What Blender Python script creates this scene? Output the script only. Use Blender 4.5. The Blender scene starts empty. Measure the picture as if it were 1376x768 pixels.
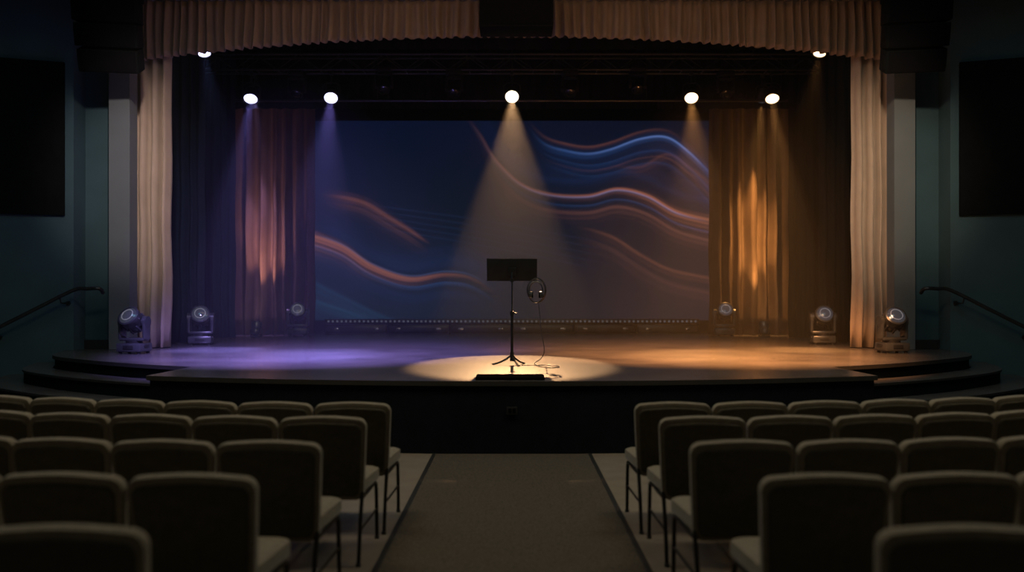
import bpy, bmesh, math, random
import numpy as np
from mathutils import Vector, Matrix
random.seed(4)
scene = bpy.context.scene
COL = scene.collection
try:
    scene.view_settings.view_transform='Standard'; scene.view_settings.look='None'
except Exception: pass

def lin(c):
    return tuple(((v/255)/12.92 if v/255 <= .04045 else ((v/255+.055)/1.055)**2.4) for v in c)

# ---------------------------------------------------------------- materials
def mat(name, col, rough=.7, metal=0.0, var=.15, scale=8, bump=0.0, bscale=60, sheen=0, coat=0, emis=None, estr=0, spec=.5, stretch=None):
    m = bpy.data.materials.new(name); m.use_nodes = True
    nt = m.node_tree; b = nt.nodes['Principled BSDF']
    b.inputs['Roughness'].default_value = rough
    b.inputs['Metallic'].default_value = metal
    b.inputs['Specular IOR Level'].default_value = spec
    if sheen:
        b.inputs['Sheen Weight'].default_value = sheen
        b.inputs['Sheen Roughness'].default_value = .4
    if coat: b.inputs['Coat Weight'].default_value = coat
    tc = nt.nodes.new('ShaderNodeTexCoord')
    src = tc.outputs['Object']
    if stretch:
        mp = nt.nodes.new('ShaderNodeMapping'); mp.inputs['Scale'].default_value = stretch
        nt.links.new(src, mp.inputs[0]); src = mp.outputs[0]
    n = nt.nodes.new('ShaderNodeTexNoise'); n.inputs['Scale'].default_value = scale; n.inputs['Detail'].default_value = 6
    nt.links.new(src, n.inputs['Vector'])
    r = nt.nodes.new('ShaderNodeValToRGB')
    r.color_ramp.elements[0].position = .3; r.color_ramp.elements[1].position = .7
    r.color_ramp.elements[0].color = (*[c*(1-var) for c in col], 1)
    r.color_ramp.elements[1].color = (*[min(1, c*(1+var)) for c in col], 1)
    nt.links.new(n.outputs['Fac'], r.inputs[0]); nt.links.new(r.outputs[0], b.inputs['Base Color'])
    if bump:
        n2 = nt.nodes.new('ShaderNodeTexNoise'); n2.inputs['Scale'].default_value = bscale; n2.inputs['Detail'].default_value = 4
        nt.links.new(src, n2.inputs['Vector'])
        bp = nt.nodes.new('ShaderNodeBump'); bp.inputs['Strength'].default_value = bump; bp.inputs['Distance'].default_value = .01
        nt.links.new(n2.outputs['Fac'], bp.inputs['Height']); nt.links.new(bp.outputs[0], b.inputs['Normal'])
    if emis:
        b.inputs['Emission Color'].default_value = (*emis, 1); b.inputs['Emission Strength'].default_value = estr
    return m

M_wall   = mat('wall_teal_paint', (.048,.092,.112), .9, bump=.15, bscale=40, var=.08, scale=2, spec=.2)
M_pil    = mat('pilaster_paint', (.13,.15,.165), .8, var=.06, scale=2, spec=.2)
M_ceil   = mat('ceiling_tile', (.30,.28,.24), .9, var=.06)
M_panel  = mat('acoustic_panel_black', (.007,.008,.009), .95, bump=.3, bscale=120, spec=.05)
M_base   = mat('baseboard_black', (.012,.013,.014), .6)
M_floor  = mat('floor_vinyl', (.23,.195,.155), .42, var=.12, scale=5, bump=.05)
M_carpet = mat('aisle_carpet', (.090,.076,.061), .95, var=.3, scale=60, bump=.6, bscale=220, spec=.1)
M_trim   = mat('carpet_edge_strip', (.010,.010,.010), .6)
M_stage  = mat('stage_deck', (.082,.074,.072), .26, var=.30, scale=1.3, bump=.06, bscale=6)
M_riser  = mat('stage_riser_black', (.005,.009,.011), .9, var=.2, spec=.12)
M_lip    = mat('stage_nosing', (.03,.028,.026), .5)
M_black  = mat('black_masking', (.005,.005,.006), .95, spec=.08)
M_drape  = mat('beige_velour', (.44,.34,.265), .85, sheen=.15, var=.08, scale=3, bump=.2, bscale=90)
M_val    = mat('valance_velour', (.27,.19,.133), .85, sheen=.15, var=.10, scale=3, bump=.2, bscale=90)
M_leg    = mat('navy_velour', (.007,.014,.032), .9, var=.1, spec=.12)
M_legr   = mat('black_velour', (.008,.006,.005), .9, var=.1, spec=.12)
M_lit    = mat('taupe_velour', (.105,.072,.052), .8, var=.12, scale=3, spec=.2)
M_metal  = mat('black_metal', (.036,.036,.039), .36, .5)
M_plast  = mat('black_plastic', (.042,.045,.050), .30, coat=.3)
M_dim    = mat('matte_black_housing', (.010,.010,.011), .7, spec=.2)
M_steel  = mat('steel', (.45,.45,.46), .25, 1.0)
M_lens   = mat('lens_glass', (.05,.055,.075), .06, .3, coat=1, emis=(.75,.82,1.0), estr=.035)
M_lensd  = mat('lens_glass_off', (.012,.013,.018), .15, .2)
M_ring   = mat('lens_ring_glint', (.3,.3,.32), .2, .6, emis=(.85,.88,1.0), estr=.12)  # emission puts a lens glint into the ring; no LED there
M_grille = mat('speaker_grille', (.004,.004,.005), .95, bump=.5, bscale=250, spec=.05)
M_cab    = mat('speaker_cabinet', (.004,.005,.005), .9, spec=.08)
M_fab    = mat('chair_fabric', (.222,.188,.135), .92, sheen=.4, var=.14, scale=25, bump=.35, bscale=260)
M_shell  = mat('chair_back_fabric', (.090,.080,.058), .95, sheen=.08, var=.14, scale=25, bump=.35, bscale=260)
M_frame  = mat('chair_frame_metal', (.05,.045,.04), .4, .7)
M_led    = mat('led_dot', (.12,.12,.12), .3, emis=(.55,.65,.8), estr=.08)

def emit(name, col, s):
    m = bpy.data.materials.new(name); m.use_nodes = True
    nt = m.node_tree; nt.nodes.clear()
    e = nt.nodes.new('ShaderNodeEmission'); o = nt.nodes.new('ShaderNodeOutputMaterial')
    e.inputs[0].default_value = (*col,1); e.inputs[1].default_value = s
    nt.links.new(e.outputs[0], o.inputs[0]); return m

# ---------------------------------------------------------------- mesh builder
class MB:
    def __init__(s): s.bm = bmesh.new(); s.mats = []
    def mi(s, m):
        if m not in s.mats: s.mats.append(m)
        return s.mats.index(m)
    def _merge(s, bm2, m, M=None, smooth=False):
        if M is not None: bmesh.ops.transform(bm2, matrix=M, verts=bm2.verts)
        i = s.mi(m)
        vm = {}
        for v in bm2.verts: vm[v] = s.bm.verts.new(v.co)
        for f in bm2.faces:
            try:
                nf = s.bm.faces.new([vm[v] for v in f.verts]); nf.material_index = i; nf.smooth = smooth
            except ValueError: pass
        bm2.free()
    def box(s, c, d, m, bev=0, M=None, seg=2, smooth=False):
        b = bmesh.new(); bmesh.ops.create_cube(b, size=1)
        bmesh.ops.scale(b, vec=Vector(d), verts=b.verts)
        if bev: bmesh.ops.bevel(b, geom=b.edges[:], offset=bev, segments=seg, profile=.5, affect='EDGES')
        T = Matrix.Translation(Vector(c))
        s._merge(b, m, (M @ T) if M is not None else T, smooth)
    def cyl(s, p0, p1, r, m, n=16, r2=None, M=None):
        p0 = Vector(p0); p1 = Vector(p1); d = p1-p0
        b = bmesh.new(); bmesh.ops.create_cone(b, cap_ends=True, segments=n, radius1=r, radius2=(r if r2 is None else r2), depth=d.length)
        T = Matrix.Translation((p0+p1)/2) @ d.to_track_quat('Z','Y').to_matrix().to_4x4()
        s._merge(b, m, (M @ T) if M is not None else T, True)
    def tube(s, pts, r, m, n=8, closed=False, M=None):
        pts = [Vector(p) for p in pts]; b = bmesh.new(); rings = []
        N = len(pts); up = None
        for i,p in enumerate(pts):
            if closed: t = pts[(i+1)%N]-pts[i-1]
            else: t = pts[min(i+1,N-1)]-pts[max(i-1,0)]
            t.normalize()
            if up is None: up = Vector((0,0,1)) if abs(t.z)<.9 else Vector((0,1,0))
            a = up.cross(t)
            if a.length<1e-4: a = Vector((1,0,0)).cross(t)
            a.normalize(); c = t.cross(a).normalized(); up = c
            rings.append([b.verts.new(p + r*(math.cos(2*math.pi*k/n)*a + math.sin(2*math.pi*k/n)*c)) for k in range(n)])
        for i in range(N if closed else N-1):
            A = rings[i]; B = rings[(i+1)%N]
            for k in range(n): b.faces.new([A[k],A[(k+1)%n],B[(k+1)%n],B[k]])
        if not closed: b.faces.new(rings[0][::-1]); b.faces.new(rings[-1])
        s._merge(b, m, M, True)
    def lathe(s, prof, m, n=28, M=None):
        b = bmesh.new(); rings = []
        for r,z in prof:
            rings.append([b.verts.new((max(r,1e-4)*math.cos(2*math.pi*k/n), max(r,1e-4)*math.sin(2*math.pi*k/n), z)) for k in range(n)])
        for A,B in zip(rings, rings[1:]):
            for k in range(n): b.faces.new([A[k],A[(k+1)%n],B[(k+1)%n],B[k]])
        b.faces.new(rings[0][::-1]); b.faces.new(rings[-1])
        s._merge(b, m, M, True)
    def prism(s, poly, z0, z1, m, mtop=None, M=None):
        b0 = [s.bm.verts.new((M @ Vector((x,y,z0))) if M is not None else (x,y,z0)) for x,y in poly]
        b1 = [s.bm.verts.new((M @ Vector((x,y,z1))) if M is not None else (x,y,z1)) for x,y in poly]
        n = len(poly); i = s.mi(m); it = s.mi(mtop or m)
        f = s.bm.faces.new(b1); f.material_index = it
        f = s.bm.faces.new(b0[::-1]); f.material_index = i
        for k in range(n):
            f = s.bm.faces.new([b0[k],b0[(k+1)%n],b1[(k+1)%n],b1[k]]); f.material_index = i
    def done(s, name, parent=None, loc=None, rot=None, sharp=35, mesh_only=False):
        bmesh.ops.recalc_face_normals(s.bm, faces=s.bm.faces[:])
        me = bpy.data.meshes.new(name); s.bm.to_mesh(me); s.bm.free()
        for m in s.mats: me.materials.append(m)
        try: me.set_sharp_from_angle(angle=math.radians(sharp))
        except Exception: pass
        if mesh_only: return me
        return put(name, me, parent, loc, rot)

def put(name, me, parent=None, loc=None, rot=None, scale=None):
    o = bpy.data.objects.new(name, me); COL.objects.link(o)
    if parent: o.parent = parent
    if loc: o.location = loc
    if rot: o.rotation_euler = rot
    if scale: o.scale = (scale,)*3 if not hasattr(scale,'__len__') else scale
    return o
def empty(name, loc=(0,0,0)):
    o = bpy.data.objects.new(name, None); COL.objects.link(o); o.location = loc; o.empty_display_size=.2; return o

def smooth_line(P, n=8):
    out = []
    Q = [P[0]] + list(P) + [P[-1]]
    for i in range(1, len(Q)-2):
        p0,p1,p2,p3 = [np.array(Q[j], float) for j in (i-1,i,i+1,i+2)]
        for k in range(n):
            t = k/n
            out.append(tuple(.5*((2*p1)+(-p0+p2)*t+(2*p0-5*p1+4*p2-p3)*t*t+(-p0+3*p1-3*p2+p3)*t**3)))
    out.append(tuple(P[-1])); return out

# ================================================================= ROOM SHELL
b = MB(); b.box((0,5.5,-.05),(19,21,.1),M_floor); b.done('floor')
b = MB()
b.box((0,3.2,.006),(1.56,12.3,.012),M_carpet)
for sx in (-1,1): b.box((sx*.795,3.2,.008),(.035,12.3,.016),M_trim)
b.done('aisle_carpet_runner')
CZ = 6.74
b = MB(); b.box((0,6.0,CZ+.05),(19,20.4,.1),M_ceil); b.done('ceiling')
b = MB(); b.box((0,-4.05,CZ/2),(18.6,.1,CZ),M_wall); b.done('wall_back')
for sx,nm in ((-1,'left'),(1,'right')):
    b = MB()
    b.prism([(sx*9.2,-4),(sx*9.35,-4),(sx*9.35,14.7),(sx*9.2,14.53)],0,CZ,M_wall)
    b.prism([(sx*7.28,15.2),(sx*9.2,14.53),(sx*9.35,14.75),(sx*7.42,15.45)],0,CZ,M_wall)
    b.prism([(sx*7.28,15.2),(sx*7.42,15.2),(sx*7.42,15.75),(sx*7.28,15.75)],.0,CZ,M_wall)
    b.prism([(sx*6.70,15.62),(sx*7.42,15.62),(sx*7.42,15.8),(sx*6.70,15.8)],.0,CZ,M_wall)
    b.done('wall_'+nm)
    b = MB()
    b.prism([(sx*6.39,15.3),(sx*6.74,15.3),(sx*6.74,15.61),(sx*6.39,15.61)],.755,CZ-.01,M_pil)
    b.done('proscenium_pilaster')
    b = MB()
    b.prism([(sx*7.40,15.155),(sx*9.0,14.597),(sx*8.98,14.53),(sx*7.38,15.09)],2.98,5.5,M_panel)
    b.done('acoustic_wall_panel')
    b = MB()
    b.box((sx*6.95,15.59,.83),(.66,.03,.15),M_base); b.done('baseboard_'+nm)
# stage house
b = MB()
b.box((0,24.6,3.9),(17,.1,7.8),M_black); b.done('wall_upstage')
for sx,nm in ((-1,'stage_left'),(1,'stage_right')):
    b = MB(); b.box((sx*8.1,20.2,3.9),(.1,8.7,7.8),M_black)
    b.prism([(sx*6.8,16.32),(sx*8.1,16.32),(sx*8.1,16.42),(sx*6.8,16.42)],0.75,7.8,M_black)
    b.done('wall_'+nm)
b = MB(); b.box((0,20.4,7.85),(17,8.6,.1),M_black); b.done('ceiling_stagehouse')
b = MB(); b.box((0,16.28,7.0),(13.4,.12,1.5),M_black); b.done('wall_proscenium_header')

# ================================================================= STAGE
S = [[(4,11.4),(5,12.0),(6,12.8),(6.9,13.75),(7.4,15.1)],
     [(4,10.95),(5.2,11.65),(6.3,12.5),(7.2,13.5),(7.75,15.0)],
     [(4,10.5),(5.4,11.3),(6.6,12.2),(7.55,13.25),(8.15,14.85)],
     [(4,10.1),(5.6,10.95),(6.9,11.9),(7.9,13.0),(8.55,14.7)]]
S = [smooth_line(p) for p in S]
def stage_outline(ins):
    P = []
    for i in range(41):
        x = -4.02 + 8.04*i/40
        P.append((x*(1-ins/4), 9.37+.68*(x/4)**2+ins))
    right = [(x-ins, y+ins*.6) for x,y in S[0]]
    P += right
    P += [(7.4,15.6),(8.0,16.5),(8.0,24.5),(-8.0,24.5),(-8.0,16.5),(-7.4,15.6)]
    P += [(-x,y) for x,y in right[::-1]]
    return P
b = MB()
b.prism(stage_outline(.03),0,.70,M_riser)
b.prism(stage_outline(0),.70,.75,M_lip,M_stage)
b.done('stage')
for sx in (-1,1):
    b = MB()
    for i in (3,2,1):
        z = .75-.1875*i
        poly = [(sx*x,y) for x,y in S[i]] + [(sx*x,y+.05) for x,y in S[i-1][::-1]]
        b.prism(poly,0,z-.03,M_riser)
        poly = [(sx*(x+.015),y-.02) for x,y in S[i]] + [(sx*x,y+.02) for x,y in S[i-1][::-1]]
        b.prism(poly,z-.03,z,M_lip,M_stage)
    b.done('stage_steps')
    b = MB()
    pts = smooth_line([(sx*6.76,15.13,1.70),(sx*6.76,14.98,1.77),(sx*6.95,14.95,1.765),(sx*7.16,14.93,1.74),(sx*7.7,14.76,1.43),(sx*8.2,14.6,1.14),(sx*8.75,14.42,.83),(sx*8.8,14.42,.76)],5)
    b.tube(pts,.030,M_metal,10)
    for x,z,yw in ((7.35,1.63,15.16),(8.3,1.08,14.83)):
        yr = 14.95-(x-7.16)*.33
        b.tube([(sx*x,yw,z-.10),(sx*x,yr+.03,z-.10),(sx*x,yr,z-.02)],.011,M_metal,8)
        b.cyl((sx*x,yw+.01,z-.10),(sx*x,yw-.015,z-.10),.035,M_metal)
    b.done('handrail')
b = MB()
b.box((0,9.375,.45),(.11,.02,.08),M_metal,.004); b.box((-.022,9.362,.45),(.03,.01,.045),M_grille,.003); b.box((.022,9.362,.45),(.03,.01,.045),M_grille,.003)
b.done('outlet_box')

# ================================================================= DRAPES
def drape(name, x0, x1, d, z0f, z1f, m, pitch=.15, amp=.05, res=9, nz=14, seed=0):
    rnd = random.Random(seed)
    W = abs(x1-x0); n = max(2,int(W/pitch)); xs=[]; ys=[]
    ws = [rnd.uniform(.7,1.3) for _ in range(n)]; tot=sum(ws); x=x0; sg = 1 if x1>x0 else -1
    for w in ws:
        wd = w/tot*W; a = amp*rnd.uniform(.6,1.25)
        for k in range(res):
            t=k/res; xs.append(x+sg*wd*t); ys.append(a*(1-math.cos(2*math.pi*t))*.5*-2+.2*a*math.sin(6*math.pi*t+w*9))
        x += sg*wd
    xs.append(x1); ys.append(0)
    bm = bmesh.new(); rows=[]
    ph = rnd.uniform(0,6)
    for j in range(nz+1):
        t=j/nz; row=[]
        for i,(xx,yy) in enumerate(zip(xs,ys)):
            z = z0f(xx)*(1-t)+z1f(xx)*t
            k = .55+.45*(1-t)**.7
            wob = .02*math.sin(3*z+xx*5+ph)*(1-t)
            row.append(bm.verts.new((xx+wob, d+yy*k, z)))
        rows.append(row)
    for j in range(nz):
        for i in range(len(xs)-1):
            f=bm.faces.new([rows[j][i],rows[j][i+1],rows[j+1][i+1],rows[j+1][i]]); f.smooth=True
    me=bpy.data.meshes.new(name); bm.to_mesh(me); bm.free(); me.materials.append(m)
    o=put(name,me)
    so=o.modifiers.new('thick','SOLIDIFY'); so.thickness=.008
    return o
c=lambda v:(lambda x:v)
drape('grand_drape', -6.68,-5.95,16.02,c(.765),c(6.5),M_drape,.15,.12,seed=1)
drape('grand_drape',  5.93, 6.75,16.02,c(.765),c(6.5),M_drape,.15,.12,seed=2)
drape('pleated_valance', -6.62,6.62,15.78, lambda x:6.10-.42*(abs(x)/6.5)**2.0, c(6.72), M_val,.16,.075,seed=3,nz=8)
for sx,s0 in ((-1,10),(1,20)):
    ml = M_leg if sx<0 else M_legr
    drape('stage_leg_curtain', sx*7.6,sx*6.0,17.9,c(.76),c(7.6),ml,.17,.08,seed=s0)
    drape('stage_leg_curtain', sx*7.6,sx*6.1,20.2,c(.76),c(7.6),ml,.17,.08,seed=s0+1)
    drape('side_curtain', sx*6.75,sx*4.72,21.95,c(.76),c(6.6),M_lit,.27,.17,seed=s0+2)
drape('border_curtain',-7.9,7.9,21.0,c(5.96),c(7.7),M_black,.3,.05,seed=30,nz=3,res=6)
drape('border_curtain',-7.9,7.9,18.2,c(6.55),c(7.7),M_black,.3,.05,seed=31,nz=3,res=6)

# ================================================================= BACKDROP SCREEN
X0,X1,Z0,Z1 = -5.12,5.12,1.06,6.20
NX,NZ = 520,262
uu,vv = np.meshgrid(np.linspace(0,534,NX), np.linspace(0,268,NZ))
def L(*c): return np.array(lin(c))
img = np.zeros((NZ,NX,3))
tl=L(4,16,43); tr=L(6,15,32); bl=L(8,27,39); br=L(28,29,39)
a=(uu/534)[...,None]; v_=(vv/268)[...,None]
img += (tl*(1-a)+tr*a)*(1-v_)+(bl*(1-a)+br*a)*v_
def curve(P):
    P=smooth_line(P,12); xs=np.array([p[0] for p in P]); ys=np.array([p[1] for p in P])
    o=np.argsort(xs); return xs[o],ys[o]
def ribbon(P, col, up, dn, s, fade=(30,30), stri=0, freq=1.6, ph=0, wmul=None):
    s=s*.84
    xs,ys=curve(P); f=np.interp(uu,xs,ys)
    g=np.gradient(f,axis=1)/ (534/(NX-1)); nrm=np.sqrt(1+g*g)
    dd=(vv-f)/nrm
    w=np.ones_like(uu) if wmul is None else np.interp(uu,[p[0] for p in wmul],[p[1] for p in wmul])
    k=np.where(dd<0,np.exp(-(dd/(up*w))**2),np.exp(-np.abs(dd/(dn*w))**1.4))
    e=np.clip((uu-xs[0])/fade[0],0,1)*np.clip((xs[-1]-uu)/fade[1],0,1)
    e=e*e*(3-2*e)
    k=k*e
    if stri: k=k*(1-stri*.5*(1+np.sin(dd*freq+ph+uu*.01))*np.clip(np.abs(dd)/3,0,1))
    return k[...,None]*np.array(col)*s
OR=L(190,112,76); BR=L(132,80,62); BL=L(50,86,145); BW=L(125,150,215); DB=L(10,30,64)
R1=[(285,5),(310,30),(340,40),(370,44),(400,38),(440,24),(475,22),(505,42),(535,72)]
R2=[(200,-15),(225,20),(245,52),(279,84),(319,98),(369,100),(409,91),(449,100),(489,122),(540,135)]
R3=[(-5,154),(39,170),(79,196),(129,212),(179,206),(219,214),(262,248)]
R4=[(5,100),(40,104),(70,112),(100,130),(130,148),(160,168)]
R5=[(40,112),(100,120),(160,128),(230,138),(340,158),(420,172)]
R6=[(350,140),(400,155),(440,180),(480,200),(535,212)]
def off(P,d,k=0): return [(x,y+d+k*i) for i,(x,y) in enumerate(P)]
img += ribbon(R1,DB,8,34,.8,(60,1),.6,.35)
img += ribbon(R1,BL,1.4,5,.42,(60,1),.6,1.2)
img += ribbon(R1,BW,1.0,1.6,.46,(190,40))
img += ribbon(off(R1,-9),OR,1.5,2.2,.18,(60,150))
img += ribbon(off(R1,12,1.2),BL,1.0,2.5,.15,(60,1),.5,.9)
img += ribbon(off(R1,18,1.6),BR,1.0,2,.16,(130,1),.5,.9)
img += ribbon(off(R1,24,2.0),BL,1.0,3,.12,(90,1),.5,.7)
img += ribbon([(400,60),(440,62),(475,45),(505,62),(540,90)],OR,3,8,.10,(40,1),.6,1.0)
img += ribbon(off(R2,-16,-1),DB,14,8,.4,(60,1),.5,.4)
img += ribbon(R2,OR,1.8,4.5,.50,(300,1),.6,1.1,0,[(200,.9),(300,.7),(400,.9),(534,2.8)])
img += ribbon(R2,BR,1.8,4,.32,(50,100),.45,.9,0)
img += ribbon(off(R2,2),BW,.9,1.4,.36,(210,60))
img += ribbon(off(R2,10,.7),BL,1.0,2.2,.24,(190,1),.4,.8)
img += ribbon(off(R2,17,1.2),BR,3,9,.42,(220,1),.6,.9)
img += ribbon(off(R3,-12),DB,16,5,.4,(40,60),.4,.4)
img += ribbon(R3,OR,2.0,4.5,.52,(1,160),.6,1.1,0,[(0,2.8),(80,1.6),(180,.8),(260,.4)])
img += ribbon(off(R3,11),BL,1.2,3.5,.32,(1,90),.5,.9)
img += ribbon(off(R3,24),DB,4,14,.45,(1,90),.4,.5)
img += ribbon(off(R3,-4),BW,.9,1.3,.13,(30,90))
img += ribbon(R4,OR,4,3,.24,(50,25),.6,1.0,0,[(0,1.8),(90,1.3),(160,.4)])
img += ribbon(off(R4,9),BR,2,7,.22,(50,40),.5,.9)
for k in range(5):
    img += ribbon(off(R5,k*7-4,k*.5),BL,.8,1.0,.08,(80,120))
img += ribbon(R6,OR,2.5,6,.17,(60,1),.6,.9)
img += ribbon(off(R6,16,1),BR,4,12,.18,(60,1),.5,.6)
img += ribbon([(-5,215),(40,238),(90,262),(140,275)],L(24,58,84),3,14,.45,(1,60),.5,.5)
img += ribbon([(-5,240),(40,255),(90,275)],L(24,62,86),3,10,.45,(1,40),.5,.6)
img += ribbon([(60,180),(120,190),(180,180),(240,196),(300,225)],DB,20,25,.3,(50,60),.5,.4)
me=bpy.data.meshes.new('backdrop')
xs=np.linspace(X0,X1,NX); zs=np.linspace(Z1,Z0,NZ)
XX,ZZ=np.meshgrid(xs,zs); co=np.stack([XX,np.zeros_like(XX),ZZ],-1).reshape(-1,3)
idx=np.arange(NX*NZ).reshape(NZ,NX)
faces=np.stack([idx[1:,:-1],idx[1:,1:],idx[:-1,1:],idx[:-1,:-1]],-1).reshape(-1,4)
me.from_pydata(co.tolist(),[],faces.tolist())
ca=me.color_attributes.new('art','FLOAT_COLOR','POINT')
arr=np.concatenate([img.reshape(-1,3),np.ones((NX*NZ,1))],1).astype(np.float32)
ca.data.foreach_set('color',arr.ravel())
m=bpy.data.materials.new('led_wall_artwork'); m.use_nodes=True; nt=m.node_tree; bs=nt.nodes['Principled BSDF']
at=nt.nodes.new('ShaderNodeAttribute'); at.attribute_name='art'
bs.inputs['Base Color'].default_value=(.018,.018,.02,1); bs.inputs['Roughness'].default_value=.8
nt.links.new(at.outputs['Color'],bs.inputs['Emission Color']); bs.inputs['Emission Strength'].default_value=.88
me.materials.append(m)
scr=empty('video_backdrop_screen',(0,23.6,0))
put('screen_face',me,scr)
b=MB()
b.box((0,.06,(Z0+Z1)/2),(X1-X0+.1,.1,Z1-Z0+.1),M_black)
for sx in (-1,1): b.box((sx*4,.1,.92),(.1,.1,.34),M_metal)
b.done('screen_frame',scr)

# LED batten + footlight housing
b=MB()
for i in range(6):
    x=-4.68+.78+i*1.56
    b.box((x,0,.86),(1.54,.30,.22),M_metal,.01)
    b.box((x,-.16,.86),(1.44,.02,.13),M_plast,.005)
    b.box((x-.5,-.175,.86),(.12,.01,.05),M_steel,.003); b.box((x+.5,-.175,.86),(.12,.01,.05),M_steel,.003)
b.box((0,0,1.04),(9.4,.22,.13),M_metal,.01)
for i in range(84):
    x=-4.6+i*(9.2/83)
    b.lathe([(.026,0),(.030,.012),(.018,.02)],M_led,8,Matrix.Translation((x,-.11,1.05))@Matrix.Rotation(math.pi/2,4,'X'))
b.done('led_footlight_batten',None,(0,23.05,0))

# ================================================================= FIXTURES
def head_geo(b, c, dr, r=.15, lensmat=None, ln=.34, ring=None, body=None):
    body = body or M_plast
    q=Vector(dr).normalized().to_track_quat('Z','Y').to_matrix().to_4x4()
    M=Matrix.Translation(Vector(c))@q
    h=ln/2
    b.lathe([(.02,-h),(r*.62,-h+.01),(r*.85,-h+.06),(r*.92,-h+.12),(r*.86,-h+.14),(r*.95,-h+.16),(r,0),(r*1.02,h*.5),(r*1.05,h*.55),(r*1.05,h),(r*.9,h+.01),(r*.86,h-.02)],body,28,M)
    b.lathe([(r*.88,h-.03),(r*.88,h-.005),(r*.6,h+.02),(r*.3,h+.032),(.001,h+.036)],lensmat or M_lens,28,M)
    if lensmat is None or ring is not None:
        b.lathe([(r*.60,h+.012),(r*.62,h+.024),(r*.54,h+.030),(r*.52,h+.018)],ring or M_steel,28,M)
        for k in range(8):
            a=k*math.pi/4; b.box((math.cos(a)*r*1.0,math.sin(a)*r*1.0,-.02),(.03,.03,.14),body,.006,M)
def moving_head(name, head_dir, ring=None, body=None, met=None, lens=None):
    body=body or M_plast; met=met or M_metal
    b=MB()
    b.box((0,0,.095),(.40,.34,.13),body,.025); b.box((0,-.172,.10),(.16,.012,.06),met,.004)
    for sx in(-1,1):
        for sy in(-1,1): b.cyl((sx*.15,sy*.12,0),(sx*.15,sy*.12,.04),.025,met,10)
        b.box((sx*.205,0,.12),(.02,.14,.04),met,.006)
    b.cyl((0,0,.15),(0,0,.20),.12,met,24)
    b.box((0,0,.215),(.40,.18,.05),body,.02)
    for sx in(-1,1):
        b.box((sx*.195,0,.36),(.055,.17,.30),body,.024)
        b.cyl((sx*.225,0,.48),(sx*.16,0,.48),.085,body,20)
        b.cyl((sx*.15,0,.48),(sx*.17,0,.48),.05,met,16)
    head_geo(b,(0,0,.48),head_dir,.155,lensmat=lens,ring=ring,body=body)
    return b.done(name,mesh_only=True)
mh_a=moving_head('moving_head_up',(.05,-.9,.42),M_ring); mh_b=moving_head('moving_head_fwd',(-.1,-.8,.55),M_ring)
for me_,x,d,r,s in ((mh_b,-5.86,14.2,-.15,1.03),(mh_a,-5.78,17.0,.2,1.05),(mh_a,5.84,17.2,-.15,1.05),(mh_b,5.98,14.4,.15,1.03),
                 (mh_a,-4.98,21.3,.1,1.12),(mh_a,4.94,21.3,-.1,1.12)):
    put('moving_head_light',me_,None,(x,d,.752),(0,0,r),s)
mh_h=moving_head('moving_head_hang',(0,-.5,.8),M_dim,M_dim,M_dim,M_lensd)
for x,z in ((-4.45,6.33),(-2.65,6.42),(-1.2,6.35),(1.2,6.35),(2.6,6.42),(4.42,6.33)):
    put('hanging_moving_head',mh_h,None,(x,18.95,z),(math.pi,0,math.pi),.82)

def par(name, loc, tgt, lens, r=.15, drop=.42, hang=1):
    loc=Vector(loc); dr=(Vector(tgt)-loc).normalized()
    b=MB(); head_geo(b,(0,0,0),dr,r,lens,.30)
    s=r+.02
    if hang:
        b.tube([(-s,0,0),(-s,0,.16),(-s*.6,0,.22),(s*.6,0,.22),(s,0,.16),(s,0,0)],.014,M_metal,6)
        b.cyl((0,0,.22),(0,0,drop),.02,M_metal); b.box((0,0,drop),(.07,.09,.08),M_metal,.01)
    else:
        b.tube([(-s,0,0),(-s,0,-.1),(-s*.9,.0,-.16),(s*.9,.0,-.16),(s,0,-.1),(s,0,0)],.012,M_metal,6)
        b.box((0,0,-.165),(.22,.22,.02),M_metal,.005)
    b.done(name,None,loc); return loc+dr*.22, dr
def spot(name, loc, dr, col, W, size, blend=.5, rad=.06):
    l=bpy.data.lights.new(name,'SPOT'); l.energy=W; l.color=col; l.spot_size=math.radians(size); l.spot_blend=blend; l.shadow_soft_size=rad
    o=bpy.data.objects.new(name,l); COL.objects.link(o); o.location=loc; o.rotation_euler=dr.to_track_quat('-Z','Y').to_euler(); return o
WARM=(1,.56,.26); AMB=(1,.42,.12); LAV=(.32,.25,1.0)
E_w=emit('lens_warm',(1,.80,.55),6); E_a=emit('lens_amber',(1,.66,.36),5); E_l=emit('lens_lavender',(.62,.62,1.0),5)
specs=[
 ((0,19,5.86),(0,12.0,.75),E_w,WARM,8800,18.4,.32,.15),
 ((-5.41,19,5.86),(-5.0,15.4,.75),E_l,LAV,4200,19,.9,.15),
 ((-3.75,19,5.86),(-3.2,14.2,.75),E_l,LAV,4200,25,1,.15),
 ((3.72,19,5.86),(3.0,14.2,.75),E_a,AMB,4800,25,1,.15),
 ((5.39,19,5.86),(4.9,15.4,.75),E_a,AMB,4400,19,.9,.15),
 ((-5.63,16.7,6.20),(-4.2,14.8,.75),E_l,(.28,.38,1.0),350,30,1,.12),
 ((5.63,16.7,6.20),(4.2,14.8,.75),E_a,AMB,420,30,1,.12),
 ((-5.85,20.85,6.25),(-5.90,21.75,2.4),M_lens,(.55,.34,.85),1500,31,1,.12),  # this and the next: unseen rear-facing spots added to light the side curtains
 ((5.70,20.85,6.25),(5.70,21.75,2.4),M_lens,(1,.45,.12),3200,33,1,.12),
]
for loc,tg,lens,col,W,sz,bl,rr_ in specs:
    p,dr=par('stage_spotlight',loc,tg,lens,rr_)
    spot('spot_beam_lamp',p,dr,col,W,sz,bl)
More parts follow.
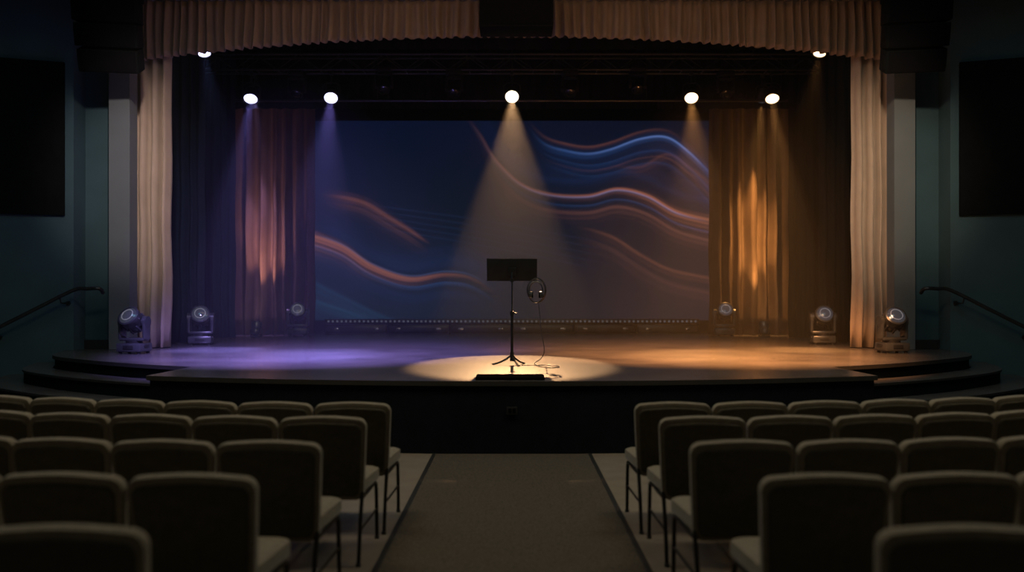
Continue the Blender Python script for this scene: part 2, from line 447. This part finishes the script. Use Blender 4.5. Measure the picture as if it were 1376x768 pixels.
for sx,xx,col,W in ((-1,5.80,(1,.47,.40),620),(1,5.72,(1,.46,.13),850)):
    p,dr=par('floor_uplight_can',(sx*xx,20.75,.93),(sx*xx,21.75,3.0),M_lens,.11,hang=0)
    spot('uplight_lamp',p,dr,col,W,42,1)
# added colour washes for the deck (unseen fixtures put on the house ceiling)
for sx,col,W in ((-1,(.36,.26,1.0),14000),(1,(1,.40,.12),19000)):
    p,dr=par('added_wash_fixture',(sx*3.4,9.2,6.27),(sx*3.0,14.0,.75),M_lens,.15)
    spot('added_deck_wash',p,dr,col,W,54,1)

# trusses
def truss(name,d,z,h=.32,w=.32):
    b=MB()
    for yy in(-w/2,w/2):
        for zz in(-h/2,h/2): b.cyl((-7.95,yy,zz),(7.95,yy,zz),.025,M_metal,8)
    n=36
    for i in range(n):
        x0=-7.9+15.8*i/n; x1=-7.9+15.8*(i+1)/n
        for yy in(-w/2,w/2):
            b.cyl((x0,yy,-h/2 if i%2 else h/2),(x1,yy,h/2 if i%2 else -h/2),.012,M_metal,6)
        b.cyl((x0,-w/2,-h/2),(x0,w/2,-h/2),.012,M_metal,6)
    for x in(-5,0,5): b.cyl((x,0,h/2),(x,0,7.8-z),.01,M_metal,6)
    b.done(name,None,(0,d,z))
truss('lighting_truss',19.0,6.48)
truss('lighting_truss',17.0,6.75,.25,.25)
b=MB(); b.cyl((-7.95,20.4,6.02),(7.95,20.4,6.02),.03,M_metal,8); b.cyl((-7.95,16.65,6.52),(7.95,16.65,6.52),.03,M_metal,8)
for x in (-6,-3,0,3,6): b.cyl((x,20.4,6.02),(x,20.4,7.8),.008,M_metal,6); b.cyl((x,16.65,6.52),(x,16.65,7.8),.008,M_metal,6)
b.done('lighting_pipe_batten')

# ================================================================= SPEAKERS
for sx in (-1,1):
    b=MB(); z=6.60
    b.box((0,.1,z+.06),(.9,.5,.04),M_cab,.005)
    for i in range(4):
        a=math.radians(4+6*i); h=.36
        M=Matrix.Translation((0,.05*i*i*.6,z-h/2))@Matrix.Rotation(a,4,'X')
        b.box((0,0,0),(.98-.03*i,.48,h-.012),M_cab,.015,M)
        b.box((0,-.245,0),(.90-.03*i,.02,h-.05),M_grille,.005,M)
        for s2 in(-1,1): b.box((s2*(.49-.015*i),-.1,0),(.02,.2,.22),M_cab,.004,M)
        z-=h*math.cos(a)*.98
    b.done('line_array_speaker',None,(sx*6.28,14.2,0),(0,0,-sx*.18))
b=MB()
b.box((0,0,0),(1.2,.6,.66),M_cab,.02); b.box((0,-.305,0),(1.12,.02,.58),M_grille,.006)
for s2 in(-1,1): b.cyl((s2*.45,0,.3),(s2*.45,0,.40),.015,M_metal)
b.done('center_speaker',None,(.07,15.1,6.33))

# ================================================================= MUSIC STAND
ms=empty('music_stand',(0,11.73,.75))
b=MB()
T=Matrix.Translation((0,0,1.22))@Matrix.Rotation(math.radians(14),4,'X')
b.box((0,0,0),(.64,.012,.29),M_metal,.004,T)
b.box((0,.03,-.142),(.64,.075,.012),M_metal,.003,T)
b.box((0,.066,-.128),(.64,.008,.035),M_metal,.003,T)
b.box((-.316,.008,0),(.012,.02,.29),M_metal,.003,T); b.box((.316,.008,0),(.012,.02,.29),M_metal,.003,T)
b.box((0,-.02,-.02),(.10,.03,.10),M_metal,.006,T)
b.done('tray',ms)
b=MB()
b.cyl((0,-.03,.62),(0,-.03,1.19),.012,M_steel); b.cyl((0,-.03,.10),(0,-.03,.66),.018,M_metal); b.cyl((0,-.03,.64),(0,-.03,.69),.026,M_metal)
b.cyl((0,-.03,1.06),(0,-.03,1.11),.022,M_metal)
b.tube([(.02,-.03,.665),(.06,-.03,.665)],.008,M_metal,8)
b.done('pole',ms)
b=MB()
b.cyl((0,-.03,.05),(0,-.03,.17),.026,M_metal)
for k in range(3):
    a=math.radians(-90+120*k+20); ca_,sa=math.cos(a),math.sin(a)
    b.tube(smooth_line([(0,-.03,.13),(ca_*.08,-.03+sa*.08,.075),(ca_*.17,-.03+sa*.17,.03),(ca_*.24,-.03+sa*.24,.012)],4),.012,M_metal,8)
    b.cyl((ca_*.24,-.03+sa*.24,.0),(ca_*.24,-.03+sa*.24,.022),.018,M_plast,10)
b.done('tripod_base',ms)

b=MB()
for k in range(5):
    r1=.115+.008*random.random(); r2=.150+.012*random.random(); ph=k*.25-.5
    b.tube([(math.cos(t)*r1*math.cos(ph*.5)+.004*k, math.cos(t)*r1*math.sin(ph*.5)-.012+.006*k, -.135+math.sin(t)*r2) for t in np.linspace(0,2*math.pi,36,endpoint=False)],.0045,M_plast,6,True)
b.tube([(math.cos(t)*.085,-.03,-.14+math.sin(t)*.12) for t in np.linspace(-.3,math.pi+.3,24)],.010,M_plast,8)
for sx in(-1,1):
    b.cyl((sx*.088,-.03,-.185),(sx*.050,-.03,-.19),.042,M_plast,20); b.cyl((sx*.055,-.03,-.19),(sx*.035,-.03,-.19),.038,M_grille,20)
    b.cyl((sx*.094,-.03,-.185),(sx*.088,-.03,-.185),.030,M_metal,20)
b.tube([(0,.0,.02),(0,-.03,-.0),(0,-.035,-.03)],.006,M_steel,6)
dang=smooth_line([(.03,-.03,-.30),(.05,-.02,-.45),(.07,0,-.65),(.10,.02,-.82),(.105,.02,-.93),(.06,.0,-1.01),(-.02,-.05,-1.065),(.05,-.35,-1.08),(.18,-.55,-1.08),(.28,-.40,-1.08),(.20,-.15,-1.08),(.0,-.10,-1.08),(-.22,-.12,-1.08)],6)
b.tube(dang,.0055,M_plast,6)
b.done('headphones',None,(.305,11.70,1.838))

b=MB(); b.box((0,0,.018),(.72,.34,.034),M_cab,.008); b.box((0,0,.037),(.62,.25,.006),M_grille,.002); b.done('stage_floor_pocket',None,(-.02,9.66,.751))

# ================================================================= CHAIRS
def rr(w0,w1,z0,z1,r,arch=.0,n=6):
    P=[]
    def arc(cx,cz,a0,a1):
        for i in range(n+1):
            a=a0+(a1-a0)*i/n; P.append((cx+r*math.cos(a),cz+r*math.sin(a)))
    arc(w0/2-r,z0+r,-math.pi/2,0); arc(w1/2-r,z1-r,0,math.pi/2)
    for i in range(1,6):
        t=i/6; x=(w1/2-r)*(1-2*t); P.append((x,z1+arch*math.sin(math.pi*t)))
    arc(-w1/2+r,z1-r,math.pi/2,math.pi); arc(-w0/2+r,z0+r,math.pi,1.5*math.pi)
    return P
def pad(b,P,y0,y1,m,rnd,cz,M):
    layers=[(y0,1-rnd/.25),(y0+.006,1-rnd/.5),(y0+rnd*.45,1-.01),(y0+rnd,1.0),(y1-rnd,1.0),(y1-rnd*.45,1-.01),(y1-.006,1-rnd/.5),(y1,1-rnd/.25)]
    bm=bmesh.new(); rings=[]
    for y,s in layers: rings.append([bm.verts.new((x*s,y,cz+(z-cz)*s)) for x,z in P])
    n=len(P)
    for A,B in zip(rings,rings[1:]):
        for k in range(n): bm.faces.new([A[k],A[(k+1)%n],B[(k+1)%n],B[k]])
    bm.faces.new(rings[0]); bm.faces.new(rings[-1][::-1])
    b._merge(bm,m,M,True)
b=MB()
Lean=Matrix.Translation((0,.06,.44))@Matrix.Rotation(math.radians(9),4,'X')@Matrix.Translation((0,0,-.44))
pad(b,rr(.475,.525,.37,.878,.055,.012),-.035,.035,M_fab,.024,.62,Lean)
pad(b,rr(.43,.475,.40,.850,.045,.010),-.046,-.02,M_shell,.008,.62,Lean)
pad(b,[(x,-z) for x,z in rr(.50,.46,-.50,.0,.06,.0)][::-1],-.045,.045,M_fab,.026,.25,Matrix.Translation((0,.07,.445))@Matrix(((1,0,0,0),(0,0,1,0),(0,1,0,0),(0,0,0,1))))
for sx in(-1,1):
    x=sx*.225
    b.tube(smooth_line([(x,-.07,.0),(x,-.01,.25),(x,.045,.42),(x*.98,.02,.56),(x*.98,-.0,.70)],4),.012,M_frame,8)
    b.tube(smooth_line([(x,.03,.385),(x,.30,.385),(x,.50,.385),(x,.545,.34),(x,.565,.18),(x,.575,.0)],4),.012,M_frame,8)
    b.tube([(x,-.03,.2),(x,.56,.2)],.008,M_frame,6)
    for yy in(-.07,.575): b.cyl((x,yy,0),(x,yy,.02),.016,M_plast,10)
b.tube([(-.225,.30,.385),(.225,.30,.385)],.010,M_frame,6); b.tube([(-.225,.06,.385),(.225,.06,.385)],.010,M_frame,6)
chair=b.done('banquet_chair',mesh_only=True)
rows=[(6.24,-.827,.837,8),(5.48,-.873,.882,7),(4.53,-.943,.884,6),(3.66,-1.02,.994,5),(2.82,-1.126,1.128,4)]
for d0,xl,xr,n in rows:
    for sx,xe in((-1,xl),(1,xr)):
        for k in range(n):
            off_=.262+.54*k
            y=d0+.05*(off_)**2+random.uniform(-.01,.01)
            slope=2*.05*off_
            put('banquet_chair',chair,None,(xe+sx*off_*(1-.02*off_/3),y+.02,0.0),(0,0,sx*math.atan(slope)*.8+random.uniform(-.012,.012)))

# ================================================================= HAZE
b=MB(); b.box((0,17.9,3.68),(11.8,10.8,5.8),M_black); hz=b.done('stage_haze')
hm=bpy.data.materials.new('theatrical_haze'); hm.use_nodes=True; nt=hm.node_tree; nt.nodes.clear()
vs=nt.nodes.new('ShaderNodeVolumeScatter'); vs.inputs['Density'].default_value=.0060; vs.inputs['Anisotropy'].default_value=.2
o=nt.nodes.new('ShaderNodeOutputMaterial'); nt.links.new(vs.outputs[0],o.inputs['Volume'])
hz.data.materials.clear(); hz.data.materials.append(hm)

# ================================================================= FILL LIGHT
def area(name,loc,size,col,W,rot=(0,0,0)):
    l=bpy.data.lights.new(name,'AREA'); l.shape='RECTANGLE'; l.size,l.size_y=size; l.energy=W; l.color=col
    o=bpy.data.objects.new(name,l); COL.objects.link(o); o.location=loc; o.rotation_euler=rot; return o
area('house_fill_cool',(-5,10.5,6.6),(3,2),(.32,.76,1.0),32)  # added cool ambient fill; the hall's own lights are off
area('house_fill_cool',(5,10.5,6.6),(3,2),(.38,.80,.95),32)
area('house_fill_warm',(-3,7.2,6.6),(3,2),(1,.86,.61),100)  # added warm fill over the chair rows
area('house_fill_warm',(3,7.2,6.6),(3,2),(1,.86,.61),100)
area('house_fill_rear',(0,-1,6.6),(6,2),(.95,.88,.72),13)  # added weak fill from behind the camera
area('valance_wash',(0,13.2,6.6),(9,.4),(1,.68,.44),25,(math.radians(50),0,0))
for sx,col in ((-1,(1,.80,.72)),(1,(1,.74,.50))):
    p=Vector((sx*3.2,8.0,6.5)); dr=(Vector((sx*6.3,16,3.6))-p).normalized()
    spot('drape_fill_spot',p,dr,col,1700,27,1,.15)  # added fill to brighten the outer drapes, no fixture modelled
w=bpy.data.worlds.new('world'); scene.world=w; w.use_nodes=True
w.node_tree.nodes['Background'].inputs[0].default_value=(.01,.02,.03,1); w.node_tree.nodes['Background'].inputs[1].default_value=.3

# ================================================================= CAMERA
cd=bpy.data.cameras.new('camera'); cam=bpy.data.objects.new('camera',cd); COL.objects.link(cam)
cam.location=(0,0,1.58); cam.rotation_euler=(math.pi/2,0,0)
cd.sensor_width=36; cd.lens=1230/1376*36; cd.shift_y=19/1376
cd.dof.use_dof=True; cd.dof.focus_distance=12.5; cd.dof.aperture_fstop=1.0
cd.clip_end=100
scene.camera=cam
